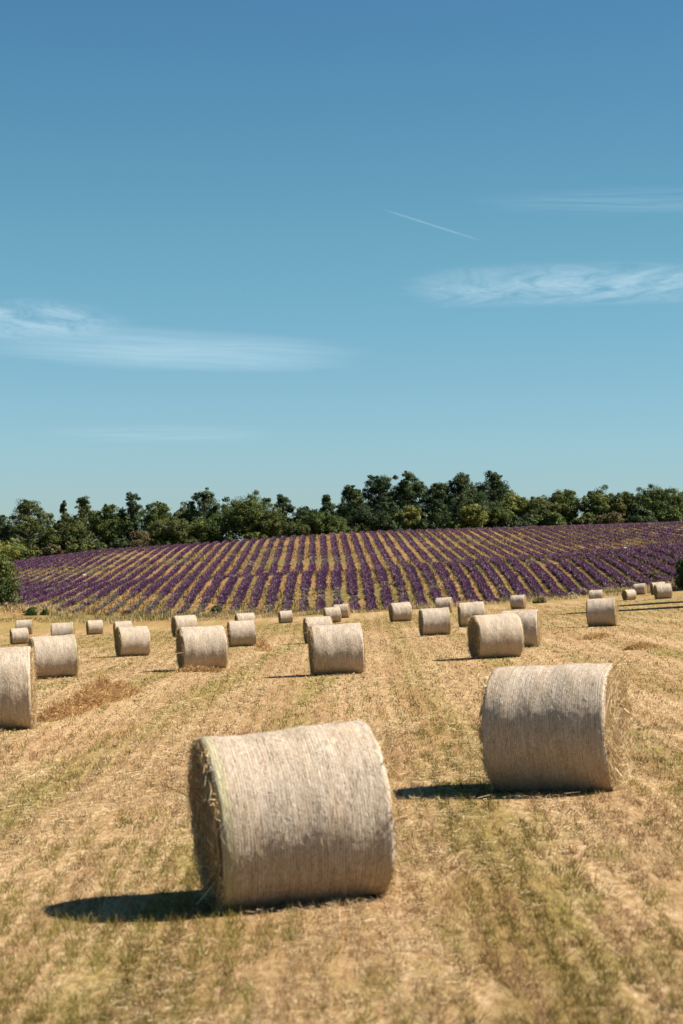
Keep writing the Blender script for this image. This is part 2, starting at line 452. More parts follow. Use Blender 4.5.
def bale_shape(seed):
    ph = np.random.default_rng(seed).random(20) * 6.28
    def rad(x, th):
        r = R0 * (1 + .010 * np.sin(2 * th + ph[0]) + .006 * np.sin(3 * th + ph[1] + x * 2) + .004 * np.sin(5 * th + ph[2] - x * 3))
        r = r + .006 * np.sin(x * 7 + ph[3]) + .008 * np.cos(x * 2.2 + ph[4]) + .002 * np.sin(x * 19 + 3 * np.sin(th * 2 + ph[6]))
        r = r + .010 * (vnoise(x * 6 + 50, np.cos(th) * 4 + 50, seed) - .5) + .010 * (vnoise(x * 6 + 90, np.sin(th) * 4 + 50, seed + 3) - .5)
        e = np.clip((np.abs(x) - (HL - .05)) / .05, 0, 1)
        return r - .030 * e ** 2.5
    return rad

def settle(P):
    """origin at the base; the lowest few centimetres flatten where the bale sits."""
    P = P.copy(); P[:, 2] += R0 - .035
    lo = P[:, 2] < .02
    P[lo, 2] = .02 + (P[lo, 2] - .02) * .25
    return P

def make_bale(variant):
    seed = 40 + variant
    rad = bale_shape(seed); g = np.random.default_rng(seed)
    root = empty('hay_bale')
    nx, nt = 72, 180
    xs = np.concatenate([np.linspace(-HL, -HL + .07, 9)[:-1], np.linspace(-HL + .07, HL - .07, nx - 16), np.linspace(HL - .07, HL, 9)[1:]])
    th = np.arange(nt) / nt * 2 * math.pi
    Xg, Tg = np.meshgrid(xs, th, indexing='ij')
    Rg = rad(Xg, Tg) + .006 * (g.random(Xg.shape) - .5)
    P = np.stack([Xg, -np.sin(Tg) * Rg, np.cos(Tg) * Rg], -1).reshape(-1, 3)
    r, c = Xg.shape
    idx = np.arange(r * c).reshape(r, c); nxt = np.roll(idx, -1, 1)
    q = np.stack([idx[:-1], nxt[:-1], nxt[1:], idx[1:]], -1).reshape(-1, 4)[:, ::-1]
    w = mesh_np('net_wrap', settle(P), [q], [M_WRAP[variant]], None, True, root)
    tt = np.where(Tg > math.pi, 2 * math.pi - Tg, Tg) # mirrored below so that the pattern has no seam
    add_uvw(w, np.stack([Xg, tt * R0 + np.where(Tg > math.pi, 0.0, 0.0), Rg], -1).reshape(-1, 3) + np.array([0, seed * 3.1, 0]) * 1)
    # straw fibres caught in the net
    n = 4200
    x = (g.random(n) * 2 - 1) * HL * .985; t = g.random(n) * 2 * math.pi
    rr = rad(x, t) + .003
    P = np.stack([x, -np.sin(t) * rr, np.cos(t) * rr], 1)
    tan = np.stack([np.zeros(n), -np.cos(t), -np.sin(t)], 1); out = np.stack([np.zeros(n), -np.sin(t), np.cos(t)], 1)
    sgn = np.where(g.random(n) < .5, 1, -1)[:, None]
    D = tan * sgn + np.array([1., 0, 0]) * g.normal(0, .75, (n, 1)) + out * np.clip(g.normal(.0, .10, (n, 1)), -.05, .5)
    D = norm(D) * (.025 + .055 * g.random((n, 1)))
    side = norm(np.cross(D, out + .3 * g.normal(size=(n, 3))))
    V, q, m = strands(settle(P), D, .0022 + .0022 * g.random(n), side, .5)
    pal = np.array([[.60, .51, .40], [.53, .44, .33], [.68, .60, .49], [.40, .30, .20], [.55, .43, .29]])
    cc = pal[g.integers(0, 5, n)] * (.75 + .4 * g.random((n, 1)))
    o = mesh_np('straw_fibres', V, [q], [M_STRAW], np.repeat(cc, 4, 0), parent=w); o['kind'] = 'stuff'
    # ends
    for s in (-1, 1):
        nr = 34
        rf = np.linspace(0, 1, nr); Rr, Tt = np.meshgrid(rf, th, indexing='ij')
        edge = rad(np.full_like(Tt, s * HL), Tt) * 1.0
        Rr2 = Rr * edge
        spiral = .014 * np.sin(Rr * 46 + Tt + 2 * np.sin(2 * Tt + seed)) * np.clip(Rr * 3, 0, 1) * (1 - Rr ** 6)
        xo = s * (HL + .035 * (1 - Rr ** 3) * (.6 + .5 * np.sin(Tt * 2 + seed)) * (1 if variant != 0 else .3) + spiral * .9
                  + .03 * (vnoise(Rr2 * np.cos(Tt) * 14 + 40, Rr2 * np.sin(Tt) * 14 + 40, seed) - .5) * (1 - Rr ** 8))
        P = np.stack([xo, -np.sin(Tt) * Rr2, np.cos(Tt) * Rr2], -1).reshape(-1, 3)
        idx = np.arange(nr * nt).reshape(nr, nt); nxt = np.roll(idx, -1, 1)
        q = np.stack([idx[:-1], idx[1:], nxt[1:], nxt[:-1]], -1).reshape(-1, 4)
        if s > 0: q = q[:, ::-1]
        f = mesh_np('end_face', settle(P), [q], [M_FACE], None, True, root)
        add_uvw(f, np.stack([Rr2 + .1 * Tt / 6.28, np.abs(Tt - math.pi) * .5 + seed, Tt * 0], -1).reshape(-1, 3))
        # loose straw on the face, swirling, and a frayed rim
        n = 2600
        rho = np.sqrt(g.random(n)) * R0 * .97; t = g.random(n) * 6.2832
        rad_v = np.stack([np.zeros(n), -np.sin(t), np.cos(t)], 1); tan = np.stack([np.zeros(n), -np.cos(t), -np.sin(t)], 1)
        P = rad_v * rho[:, None] + np.array([s * (HL + .02), 0, 0])
        D = tan * np.where(g.random((n, 1)) < .5, 1, -1) + rad_v * g.normal(0, .45, (n, 1)) + np.array([s, 0, 0]) * np.abs(g.normal(.05, .3, (n, 1)))
        D = norm(D) * (.04 + .13 * g.random((n, 1)) ** 2)
        V1, q1, _ = strands(settle(P), D, .004 + .004 * g.random(n), None, .5)
        fr_n = 2400 if variant == 1 else 1500
        t = g.random(fr_n) * 6.2832
        lump = np.clip(vnoise(np.cos(t) * 3 + 20, np.sin(t) * 3 + 20, seed + 7 + s) * 1.9 - .5, .1, 1.2) * (1.15 if variant == 1 else .85)
        rad_v = np.stack([np.zeros(fr_n), -np.sin(t), np.cos(t)], 1); tan = np.stack([np.zeros(fr_n), -np.cos(t), -np.sin(t)], 1)
        rr = R0 - .05 + .045 * g.random(fr_n)
        P = rad_v * rr[:, None] + np.stack([s * (HL - .02 + .02 * g.random(fr_n)), np.zeros(fr_n), np.zeros(fr_n)], 1)
        D = tan * g.normal(0, .8, (fr_n, 1)) + rad_v * np.clip(g.normal(.2, .4, (fr_n, 1)), -.3, 1) + np.array([s, 0, 0]) * np.abs(g.normal(.4, .4, (fr_n, 1)))
        D = norm(D) * ((.03 + .10 * g.random((fr_n, 1)) ** 2) * lump[:, None])
        V2, q2, _ = strands(settle(P), D, .004 + .004 * g.random(fr_n), None, .5)
        # a few long stalks sticking out
        k = 16
        t = g.random(k) * 6.2832; rho = R0 * (.4 + .55 * g.random(k))
        P = np.stack([np.full(k, s * (HL + .01)), -np.sin(t) * rho, np.cos(t) * rho], 1)
        D = norm(np.stack([s * (.3 + g.random(k)), g.normal(0, .8, k), g.normal(-.2, .8, k)], 1)) * (.12 + .2 * g.random((k, 1)))
        V3, q3, _ = strands(settle(P), D, .009 + 0 * g.random(k), None, .6)
        Vn = np.concatenate([V1, V2, V3]); qn = np.concatenate([q1, q2 + len(V1), q3 + len(V1) + len(V2)])
        nn = len(Vn) // 4
        pal = np.array([[.76, .54, .26], [.62, .40, .16], [.86, .70, .43], [.42, .25, .095]])
        cc = pal[g.integers(0, 4, nn)] * (.75 + .4 * g.random((nn, 1)))
        cc[:2600] *= .68  # face straws darkened in colour as painted shade, rim straws stay bright
        o = mesh_np('straw_fringe', Vn, [qn], [M_STRAW], np.repeat(cc, 4, 0), parent=f); o['kind'] = 'stuff'
    return root

def kids(o): return [c for c in bpy.data.objects if c.parent is o]
def copy_tree(root):
    r = root.copy(); COL.objects.link(r)
    for ch in kids(root):
        c = ch.copy(); COL.objects.link(c); c.parent = r
        for gch in kids(ch):
            g2 = gch.copy(); COL.objects.link(g2); g2.parent = c
    return r
PROTO = [make_bale(0), make_bale(1), make_bale(2)]
used = set()
BALE_POS = {}
for i, b in enumerate(BALES):
    nm, xl, xr, yt, yb, vis, fw, label = b
    h = yb - yt; dx = (xl + xr) / 2 - CX; d = bd[i][1]
    dd = np.linspace(d * .8, min(d * 1.2, 236), 400)
    yy = HY - T(dx / F * dd, dd) / dd * F
    d = float(dd[np.argmin(np.abs(yy - yb) + 25 * np.abs(np.log(dd / d)))])
    X = dx / F * d; z = T1(X, d)
    v = 0 if nm == 'BA1' else 1 if nm == 'BA2' else random.choice((0, 1, 2, 2))
    o = PROTO[v] if v not in used else copy_tree(PROTO[v]); used.add(v)
    th = math.atan2(dx, F); s = math.asin(min(.5, fw / h))
    psi = (s if vis == 'l' else -s) - th
    # slope of the ground decides how the bale leans
    e = .8
    nrm = Vector((-(T1(X + e, d) - T1(X - e, d)) / (2 * e), -(T1(X, d + e) - T1(X, d - e)) / (2 * e), 1))
    if nm == 'BA1': nrm.x -= .055
    elif nm == 'BA2': nrm.x -= .0
    else: nrm.x += random.uniform(-.02, .012)
    nrm.normalize()
    ax = Vector((math.cos(psi), math.sin(psi), 0)); ax = (ax - nrm * ax.dot(nrm)).normalized()
    if nm not in ('BA1', 'BA2') and random.random() < .5: ax = -ax
    ay = nrm.cross(ax)
    sc = h * d / (F * DIA)
    scl = sc * (1.0 if nm.startswith('BA') else random.uniform(.98, 1.05))
    M = Matrix((ax, ay, nrm)).transposed().to_4x4()
    dc = d + .08
    M = Matrix.Translation((dx / F * dc, dc, 0)) @ M @ Matrix.Diagonal((scl, sc, sc, 1))
    M.translation.z = T1(dx / F * dc, dc) - .02
    if nm == 'BA1': M.translation.z += .0
    M = M @ Matrix.Diagonal((.96, 1.035, 1.035, 1)); o.matrix_world = M
    tag(o, label, 'hay bale', 'round hay bales scattered over the mown field')
    BALE_POS[nm] = (X, d, sc)
for v in range(3):
    assert v in used

# ------------------------------------------------------------------ loose heaps of dry hay
def hay_heap(x0, y0, x1, y1, width, height, n, label, name='hay_heap', lmax=.3):
    t = RNG.random(n); g = RNG.normal(0, .4, n)
    dirv = np.array([x1 - x0, y1 - y0]); L = np.linalg.norm(dirv); nv = np.array([-dirv[1], dirv[0]]) / L
    env = np.clip(np.sin(np.clip(t, 0, 1) * math.pi), 0, 1) ** .5 * (.45 + .8 * vnoise(t * L * .9, t * 0, 6))
    x = x0 + t * dirv[0] + g * width * nv[0] * .6; y = y0 + t * dirv[1] + g * width * nv[1] * .6
    cx, cy = (x0 + x1) / 2, (y0 + y1) / 2; cz = T1(cx, cy)
    hz = height * env * np.exp(-(g / .45) ** 2) * RNG.random(n)
    P = np.stack([x - cx, y - cy, T(x, y) - cz + hz], 1)
    D = RNG.normal(size=(n, 3)) * np.array([1, 1, .55]) + np.array([0, 0, .45]); D = norm(D) * (.08 + (lmax - .08) * RNG.random((n, 1)) ** 2) * (.4 + .6 * env[:, None])
    V, q, m = strands(P, D, .012 * max(1, cy / 40) * (.6 + .8 * RNG.random(n)), None, .4, mid=RNG.normal(0, .03, (n, 3)))
    pal = np.array([[.37, .20, .072], [.47, .28, .115], [.25, .125, .045], [.55, .36, .17]])
    c = pal[RNG.integers(0, 4, n)] * (.75 + .5 * RNG.random((n, 1)))
    o = mesh_np(name, V, [q], [M_BLADE], np.repeat(c, 6, 0)); o.location = (cx, cy, cz)
    tag(o, label, 'loose hay', 'loose heaps of dry hay left on the field')
def at(xp, yp, d0=20, d1=236):
    dd = np.geomspace(d0, d1, 3000); u = (xp - CX) / F
    y = HY - T(u * dd, dd) / dd * F
    d = float(dd[np.argmin(np.abs(y - yp))])
    return u * d, d
p0, p1 = at(42, 722), at(132, 692)
hay_heap(*p0, *p1, .55, .5, 15000, 'long rust-coloured ridge of raked hay beside the bale at the left edge', 'hay_ridge', .22)
p0, p1 = at(178, 672), at(222, 672); hay_heap(*p0, *p1, .5, .15, 1800, 'rusty hay scraps spread along the foot of the dark-ended mid-field bale')
p0, p1 = at(588, 640), at(606, 636); hay_heap(*p0, *p1, .7, .2, 1500, 'small rust-brown hay heap in front of the lone bale at right')
p0, p1 = at(628, 650), at(655, 648); hay_heap(*p0, *p1, .9, .16, 1800, 'low flat patch of raked hay near the right edge of the field')
p0, p1 = at(255, 640), at(268, 652); hay_heap(*p0, *p1, .7, .16, 1600, 'thin brownish hay strip between the close pair and the central bale')

p0, p1 = at(212, 908, 8), at(392, 893, 8); hay_heap(*p0, *p1, .22, .05, 1500, 'thin line of shed straw along the foot of the largest bale', lmax=.16)
p0, p1 = at(488, 792, 8), at(622, 789, 8); hay_heap(*p0, *p1, .25, .05, 1300, 'thin line of shed straw along the foot of the frayed large bale', lmax=.16)
# ------------------------------------------------------------------ lavender rows
def ordinal(n):
    ones = 'zeroth first second third fourth fifth sixth seventh eighth ninth tenth eleventh twelfth thirteenth fourteenth fifteenth sixteenth seventeenth eighteenth nineteenth'.split()
    tens = ['', '', 'twenty', 'thirty', 'forty', 'fifty', 'sixty', 'seventy', 'eighty', 'ninety']
    tnth = ['', '', 'twentieth', 'thirtieth', 'fortieth', 'fiftieth', 'sixtieth', 'seventieth', 'eightieth', 'ninetieth']
    if n < 20: return ones[n]
    if n < 100: return tnth[n // 10] if n % 10 == 0 else tens[n // 10] + '-' + ones[n % 10]
    return 'hundredth' if n == 100 else 'hundred-and-' + ordinal(n - 100)

def lavender_row(xf, d0, d1, pitch, spikes, lowf):
    n = int((d1 - d0) / pitch)
    if n < 3: return None
    d = d0 + (np.arange(n) + RNG.normal(0, .16, n)) * pitch
    x = xf(d) + RNG.normal(0, .06, n)
    vig = fbm(x * .07, d * .05, 61)                  # vigour of the stand
    vig2 = fbm(x * .5, d * .14, 62)
    v = .62 * vig + .38 * vig2 + .05 * RNG.normal(size=n)
    thr = .33 + (np.interp(d, [236, 248, 262], [.16, .08, 0]) if lowf else 0)
    if lowf: thr = thr - np.interp(x, [-10, 18], [0, .14])
    good = np.clip((v - thr) / .16, 0, 1)
    px = x / d * F + CX
    inside = (px > -40) & (px < 740) & (x > lav_left(d)) & (RNG.random(n) < .60 + .38 * good)
    d, x, good = d[inside], x[inside], good[inside]; n = len(d)
    if n < 3: return None
    rr = (.56 + .07 * RNG.normal(size=n)).clip(.36, .75) * (.70 + .36 * good) * (1.06 if lowf else np.interp(x, [0, 30], [.94, .80]))
    hh = (.62 + .03 * RNG.normal(size=n)) * (.62 + .42 * good) * (1.0 if lowf else np.interp(x, [0, 30], [.82, .66]))
    z = T(x, d)
    k = spikes
    N = n * k
    rep = lambda a: np.repeat(a, k, 0)
    az = RNG.random(N) * 6.2832; el = np.arccos(RNG.random(N) * .97)       # from the vertical
    rb = np.sqrt(RNG.random(N)) * .30
    B = np.stack([rep(x) + rb * np.cos(az) * rep(rr), rep(d) + rb * np.sin(az) * rep(rr), rep(z) + .02], 1)
    ln = (.8 + .3 * RNG.random(N))
    D = np.stack([np.sin(el) * np.cos(az) * rep(rr) * .85, np.sin(el) * np.sin(az) * rep(rr) * 1.1, (np.cos(el) * .85 + .15) * rep(hh)], 1) * ln[:, None]
    W = (.085 + .04 * RNG.random(N)) * (1.3 if k < 60 else 1.0)
    side = norm(np.cross(D, RNG.normal(size=(N, 3))))
    w = side * W[:, None] * .5
    V = np.stack([B - w * .35, B + w * .35, B + D * .62 + w, B + D * .62 - w, B + D + w * .35, B + D - w * .35], 1)
    b = np.arange(N)[:, None] * 6
    q = np.concatenate([b + np.array([[0, 1, 2, 3]]), b + np.array([[3, 2, 4, 5]])])
    P1 = np.array([[.112, .039, .094], [.140, .052, .116], [.082, .030, .074], [.168, .080, .136]])
    P2 = np.array([[.20, .15, .15], [.26, .20, .15], [.15, .13, .07], [.30, .25, .20]])
    bloom = rep(RNG.random(n) < .12 + .9 * good) & (RNG.random(N) < .85)
    tipc = np.where(bloom[:, None], P1[RNG.integers(0, 4, N)], P2[RNG.integers(0, 4, N)]) * (.75 + .5 * RNG.random((N, 1)))
    green = np.array([.085, .085, .045]) * (.8 + .4 * RNG.random((N, 1)))
    C = np.stack([green, green, tipc * .95, tipc * .95, tipc, tipc], 1)
    c0 = np.array([float(x.mean()), float(d.mean()), T1(x.mean(), d.mean())])
    return V.reshape(-1, 3) - c0, q, C.reshape(-1, 3), c0, float(good.mean())

def field_of_rows(starts, slope, dref, d0, d1, pitch, spikes, where, grp, lowf):
    made = []
    for s in starts:
        f = lambda d, s=s: s + slope * (d - dref)
        r = lavender_row(f, d0 + RNG.uniform(-1.5, 1.5), d1 + RNG.uniform(-1, 1), pitch, spikes, lowf)
        if r: made.append(r)
    for i, (V, q, C, c0, gd) in enumerate(made):
        o = mesh_np('lavender_row', V, [q], [M_LAV], C); o.location = c0
        look = 'full purple' if gd > .72 else 'patchy purple' if gd > .42 else 'sparse greyish'
        tag(o, f'{look} lavender row, {ordinal(i + 1)} from the left on the {where}', 'lavender', grp)
SPC = 2.1
field_of_rows([-78 + SPC * k for k in range(84)], -.0133, 306, 306, 439, .60, 44, 'upper slope', 'lavender rows on the upper slope', False)
field_of_rows([-52 + SPC * (k + .42) for k in range(52)], -.006, 290, 238, 293.5, .55, 74, 'lower slope', 'lavender rows on the lower slope', True)

# ------------------------------------------------------------------ dry grass along the field margin and between rows
def margin_grass():
    n = 70000
    x = RNG.uniform(-52, 52, n); d = RNG.uniform(214, 243, n)
    k = fbm(x * .25, d * .25, 71) + .25 * RNG.random(n)
    e = 226 - np.clip((x - 10) / 40, 0, 1) * 8
    ok = (k > .55) & (d > e + 5 * (fbm(x * .3, d * 0, 74) - .5)); x, d = x[ok], d[ok]; n = len(x)
    z = T(x, d)
    hgt = .72 * (.12 + 1.9 * fbm(x * .22, d * .3, 72) ** 3) * (.5 + .8 * RNG.random(n))
    D = np.stack([RNG.normal(0, .3, n), RNG.normal(0, .3, n), np.ones(n)], 1) * hgt[:, None]
    pal = np.array([[.46, .33, .15], [.36, .25, .10], [.58, .46, .27], [.20, .18, .055], [.33, .20, .11], [.15, .15, .05]])
    g = fbm(x * .12, d * .2, 73)
    j = np.where(g > .56, RNG.choice([0, 3, 5, 3], n), RNG.choice([0, 1, 2, 4, 0], n))
    c = pal[j] * (.75 + .5 * RNG.random((n, 1)))
    V, q, m = strands(np.stack([x, d, z - .02], 1), D, .07 + .06 * RNG.random(n), None, .3)
    o = mesh_np('dry_grass', V, [q], [M_BLADE], np.repeat(c, 4, 0))
    tag(o, 'tall dry grass and weeds on the strip between bales and lavender', 'grass', kind='stuff')
margin_grass()
def row_weeds():
    n = 60000
    d = 236 + (440 - 236) * RNG.random(n) ** 1.25; x = (RNG.random(n) * 2 - 1) * d * .19
    k = fbm(x * .11, d * .05, 81) + .2 * RNG.random(n) + np.interp(d, [236, 255], [.12, 0]) + np.where(d < 292, np.interp(x, [0, 15], [0, .14]), 0)
    ok = (k > .60) & (x > lav_left(d)); x, d = x[ok], d[ok]; n = len(x)
    hgt = (.15 + .3 * RNG.random(n)); z = T(x, d)
    D = np.stack([RNG.normal(0, .35, n), RNG.normal(0, .35, n), np.ones(n)], 1) * hgt[:, None]
    pal = np.array([[.27, .16, .052], [.20, .12, .036], [.14, .11, .032], [.33, .21, .082]])
    ol = np.array([[.17, .155, .05], [.13, .13, .045], [.24, .20, .07], [.30, .23, .08]])
    low = (d < 294) & (RNG.random(n) < np.interp(x, [0, 18], [.15, .9]))
    c = np.where(low[:, None], ol[RNG.integers(0, 4, n)], pal[RNG.integers(0, 4, n)]) * (.75 + .5 * RNG.random((n, 1)))
    V, q, m = strands(np.stack([x, d, z - .02], 1), D, .12 + .1 * RNG.random(n), None, .3)
    o = mesh_np('weeds', V, [q], [M_BLADE], np.repeat(c, 4, 0))
    tag(o, 'ochre weeds growing between the lavender rows', 'weeds', kind='stuff')
row_weeds()

# ------------------------------------------------------------------ trees and shrubs
PINE = np.array([[.042, .064, .023], [.056, .080, .026], [.034, .054, .021], [.072, .090, .028]])
BROAD = np.array([[.070, .095, .020], [.092, .115, .024], [.052, .078, .019], [.120, .134, .028]])
LIGHT = np.array([[.15, .165, .035], [.20, .20, .045], [.11, .13, .032], [.24, .22, .05]])
BROWN = np.array([[.12, .09, .035], [.095, .08, .03], [.10, .095, .034], [.14, .10, .042]])
OLIVE = np.array([[.070, .086, .022], [.090, .102, .025], [.054, .070, .020], [.115, .118, .028]])

def clumps_to_leaves(C, Rv, squash, per, leaf, pal, g):
    """C clump centres, Rv radii -> leaf quads through each clump's shell."""
    k = len(C); n = k * per
    c = np.repeat(C, per, 0); r = np.repeat(Rv, per)
    u = norm(g.normal(size=(n, 3)) + np.array([0, 0, .25]))
    rr = r * (.40 + .68 * g.random(n) ** .7 + .45 * g.random(n) ** 6)
    P = c + u * rr[:, None] * np.array([1, 1, squash])
    nn = norm(u * .9 + g.normal(0, .55, (n, 3)) + np.array([0, 0, .25]))
    a = norm(np.cross(nn, g.normal(size=(n, 3)))); b = np.cross(nn, a)
    s = leaf * (.55 + .9 * g.random(n))[:, None] * .5
    V = np.stack([P - a * s - b * s * .35, P + a * s * .6 - b * s * .5, P + a * s + b * s * .3, P - a * s * .5 + b * s * .55], 1).reshape(-1, 3)
    q = np.arange(n)[:, None] * 4 + np.array([[0, 1, 2, 3]])
    cc = pal[g.integers(0, len(pal), k)]
    cc = np.repeat(cc, per, 0) * (.75 + .5 * g.random((n, 1)))
    return V, q, np.repeat(cc, 4, 0)

def tubes(segs, sides=6):
    Vs, Fs, o = [], [], 0
    for p0, p1, r0, r1 in segs:
        p0, p1 = np.array(p0, float), np.array(p1, float)
        ax = norm(p1 - p0); a = norm(np.cross(ax, [.3, .9, .2])); b = np.cross(ax, a)
        t = np.arange(sides) / sides * 6.2832
        ring = np.cos(t)[:, None] * a + np.sin(t)[:, None] * b
        Vs.append(np.concatenate([p0 + ring * r0, p1 + ring * r1]))
        i = np.arange(sides); j = (i + 1) % sides
        Fs.append(np.stack([i, j, j + sides, i + sides], 1) + o); o += 2 * sides
    return np.concatenate(Vs), np.concatenate(Fs)

def tree(name, X, d, w, h, kind, pal, label, group=None, leaf=.42, seed=1, cat='tree', dens=1.0):
    g = np.random.default_rng(seed)
    root = empty(name, (X, d, T1(X, d) - .05))
    R = w / 2
    segs = []; C = []; Rv = []; squash = .8
    lean = g.normal(0, .03, 2) * h
    def tp(f): return np.array([lean[0] * f * f, lean[1] * f * f, h * f])
    r0 = max(.10, .022 * h)
    top = .9
    for a, b in zip(np.linspace(0, top, 7)[:-1], np.linspace(0, top, 7)[1:]):
        segs.append((tp(a), tp(b), r0 * (1 - a * .85), r0 * (1 - b * .85)))
    if kind == 'broad':
        k = int(95 * dens); b0 = .0
        for i in range(k):
            u = norm(g.normal(size=3)); rad = g.random() ** .45
            z = (b0 + .06 + (1 - b0 - .15) * (.5 + .5 * u[2] * rad)) * h
            prof = math.sqrt(max(.06, 1 - ((z / h - .55) / .52) ** 2))
            C.append(np.array([u[0] * rad * R * .86 * prof * 1.1, u[1] * rad * R * .86 * prof * 1.1, z])); Rv.append(R * (.11 + .17 * g.random()))
    elif kind == 'pine':
        k = int(80 * dens); squash = .6
        for i in range(k):
            f = .10 + .86 * (i + g.random()) / k
            prof = R * (1.02 - .75 * max(0, (f - .55) / .45) ** 1.6) * (.62 + .38 * min(1, (f - .05) / .35))
            az = g.random() * 6.28; rho = prof * g.random() ** .6 * .85
            c = tp(f) + np.array([math.cos(az) * rho, math.sin(az) * rho, g.normal(0, .03 * h)])
            C.append(c); Rv.append(R * (.12 + .17 * g.random()) * (1 if f < .85 else .75))
        for s in range(3):
            az = g.random() * 6.28; c = tp(.93) + np.array([math.cos(az), math.sin(az), 0]) * R * .22 + np.array([0, 0, h * .03 * s])
            C.append(c); Rv.append(R * .2)
    elif kind == 'conifer':
        k = int(40 * dens); squash = .7
        for i in range(k):
            f = .06 + .9 * (i + g.random()) / k
            prof = R * (1.05 - .97 * f ** 1.15)
            az = g.random() * 6.28; rho = prof * (.35 + .6 * g.random())
            C.append(tp(f) + np.array([math.cos(az) * rho, math.sin(az) * rho, 0])); Rv.append(max(.16 * R, prof * .36))
        [(C.append(tp(f_)), Rv.append(R * r_)) for f_, r_ in ((1.0, .06), (.975, .09), (.95, .12), (.92, .16))]
    else:   # bush: low, foliage to the ground
        k = int(34 * dens)
        for i in range(k):
            u = norm(g.normal(size=3)); u[2] = abs(u[2]); rad = g.random() ** .45
            C.append(np.array([u[0] * rad * R * .8, u[1] * rad * R * .8, h * (.10 + .72 * u[2] * rad)])); Rv.append(min(R, h) * (.24 + .14 * g.random()))
    for i in g.integers(0, len(C), int(len(C) * .9)):
        u = norm(g.normal(size=3) + np.array([0, 0, .45])); r_ = Rv[i]
        if kind != 'conifer' or r_ < .3 * R:
            C.append(C[i] + u * r_ * (.9 + .35 * g.random()) * np.array([1, 1, .9])); Rv.append(r_ * (.28 + .3 * g.random()))
    C = np.array(C); Rv = np.array(Rv)
    for c in C[:: 4]:
        f = min(.85, max(.08, c[2] / h * .75))
        p0 = tp(f); mid = p0 * .5 + c * .5 + np.array([0, 0, .05 * h * (g.random() - .3)])
        segs += [(p0, mid, r0 * .32, r0 * .2), (mid, c, r0 * .2, r0 * .08)]
    V, Fq = tubes(segs)
    mesh_np('trunk', V, [Fq], [M_BARK], None, True, root)
    per = int(np.clip(90 * (np.median(Rv) / leaf / 2) ** 1.5 + 50, 70, 190))
    V, q, cc = clumps_to_leaves(C, Rv, squash, per, leaf, pal, g)
    mesh_np('crown', V, [q], [M_LEAF], cc, parent=root)
    tag(root, label, cat, group)
    return root

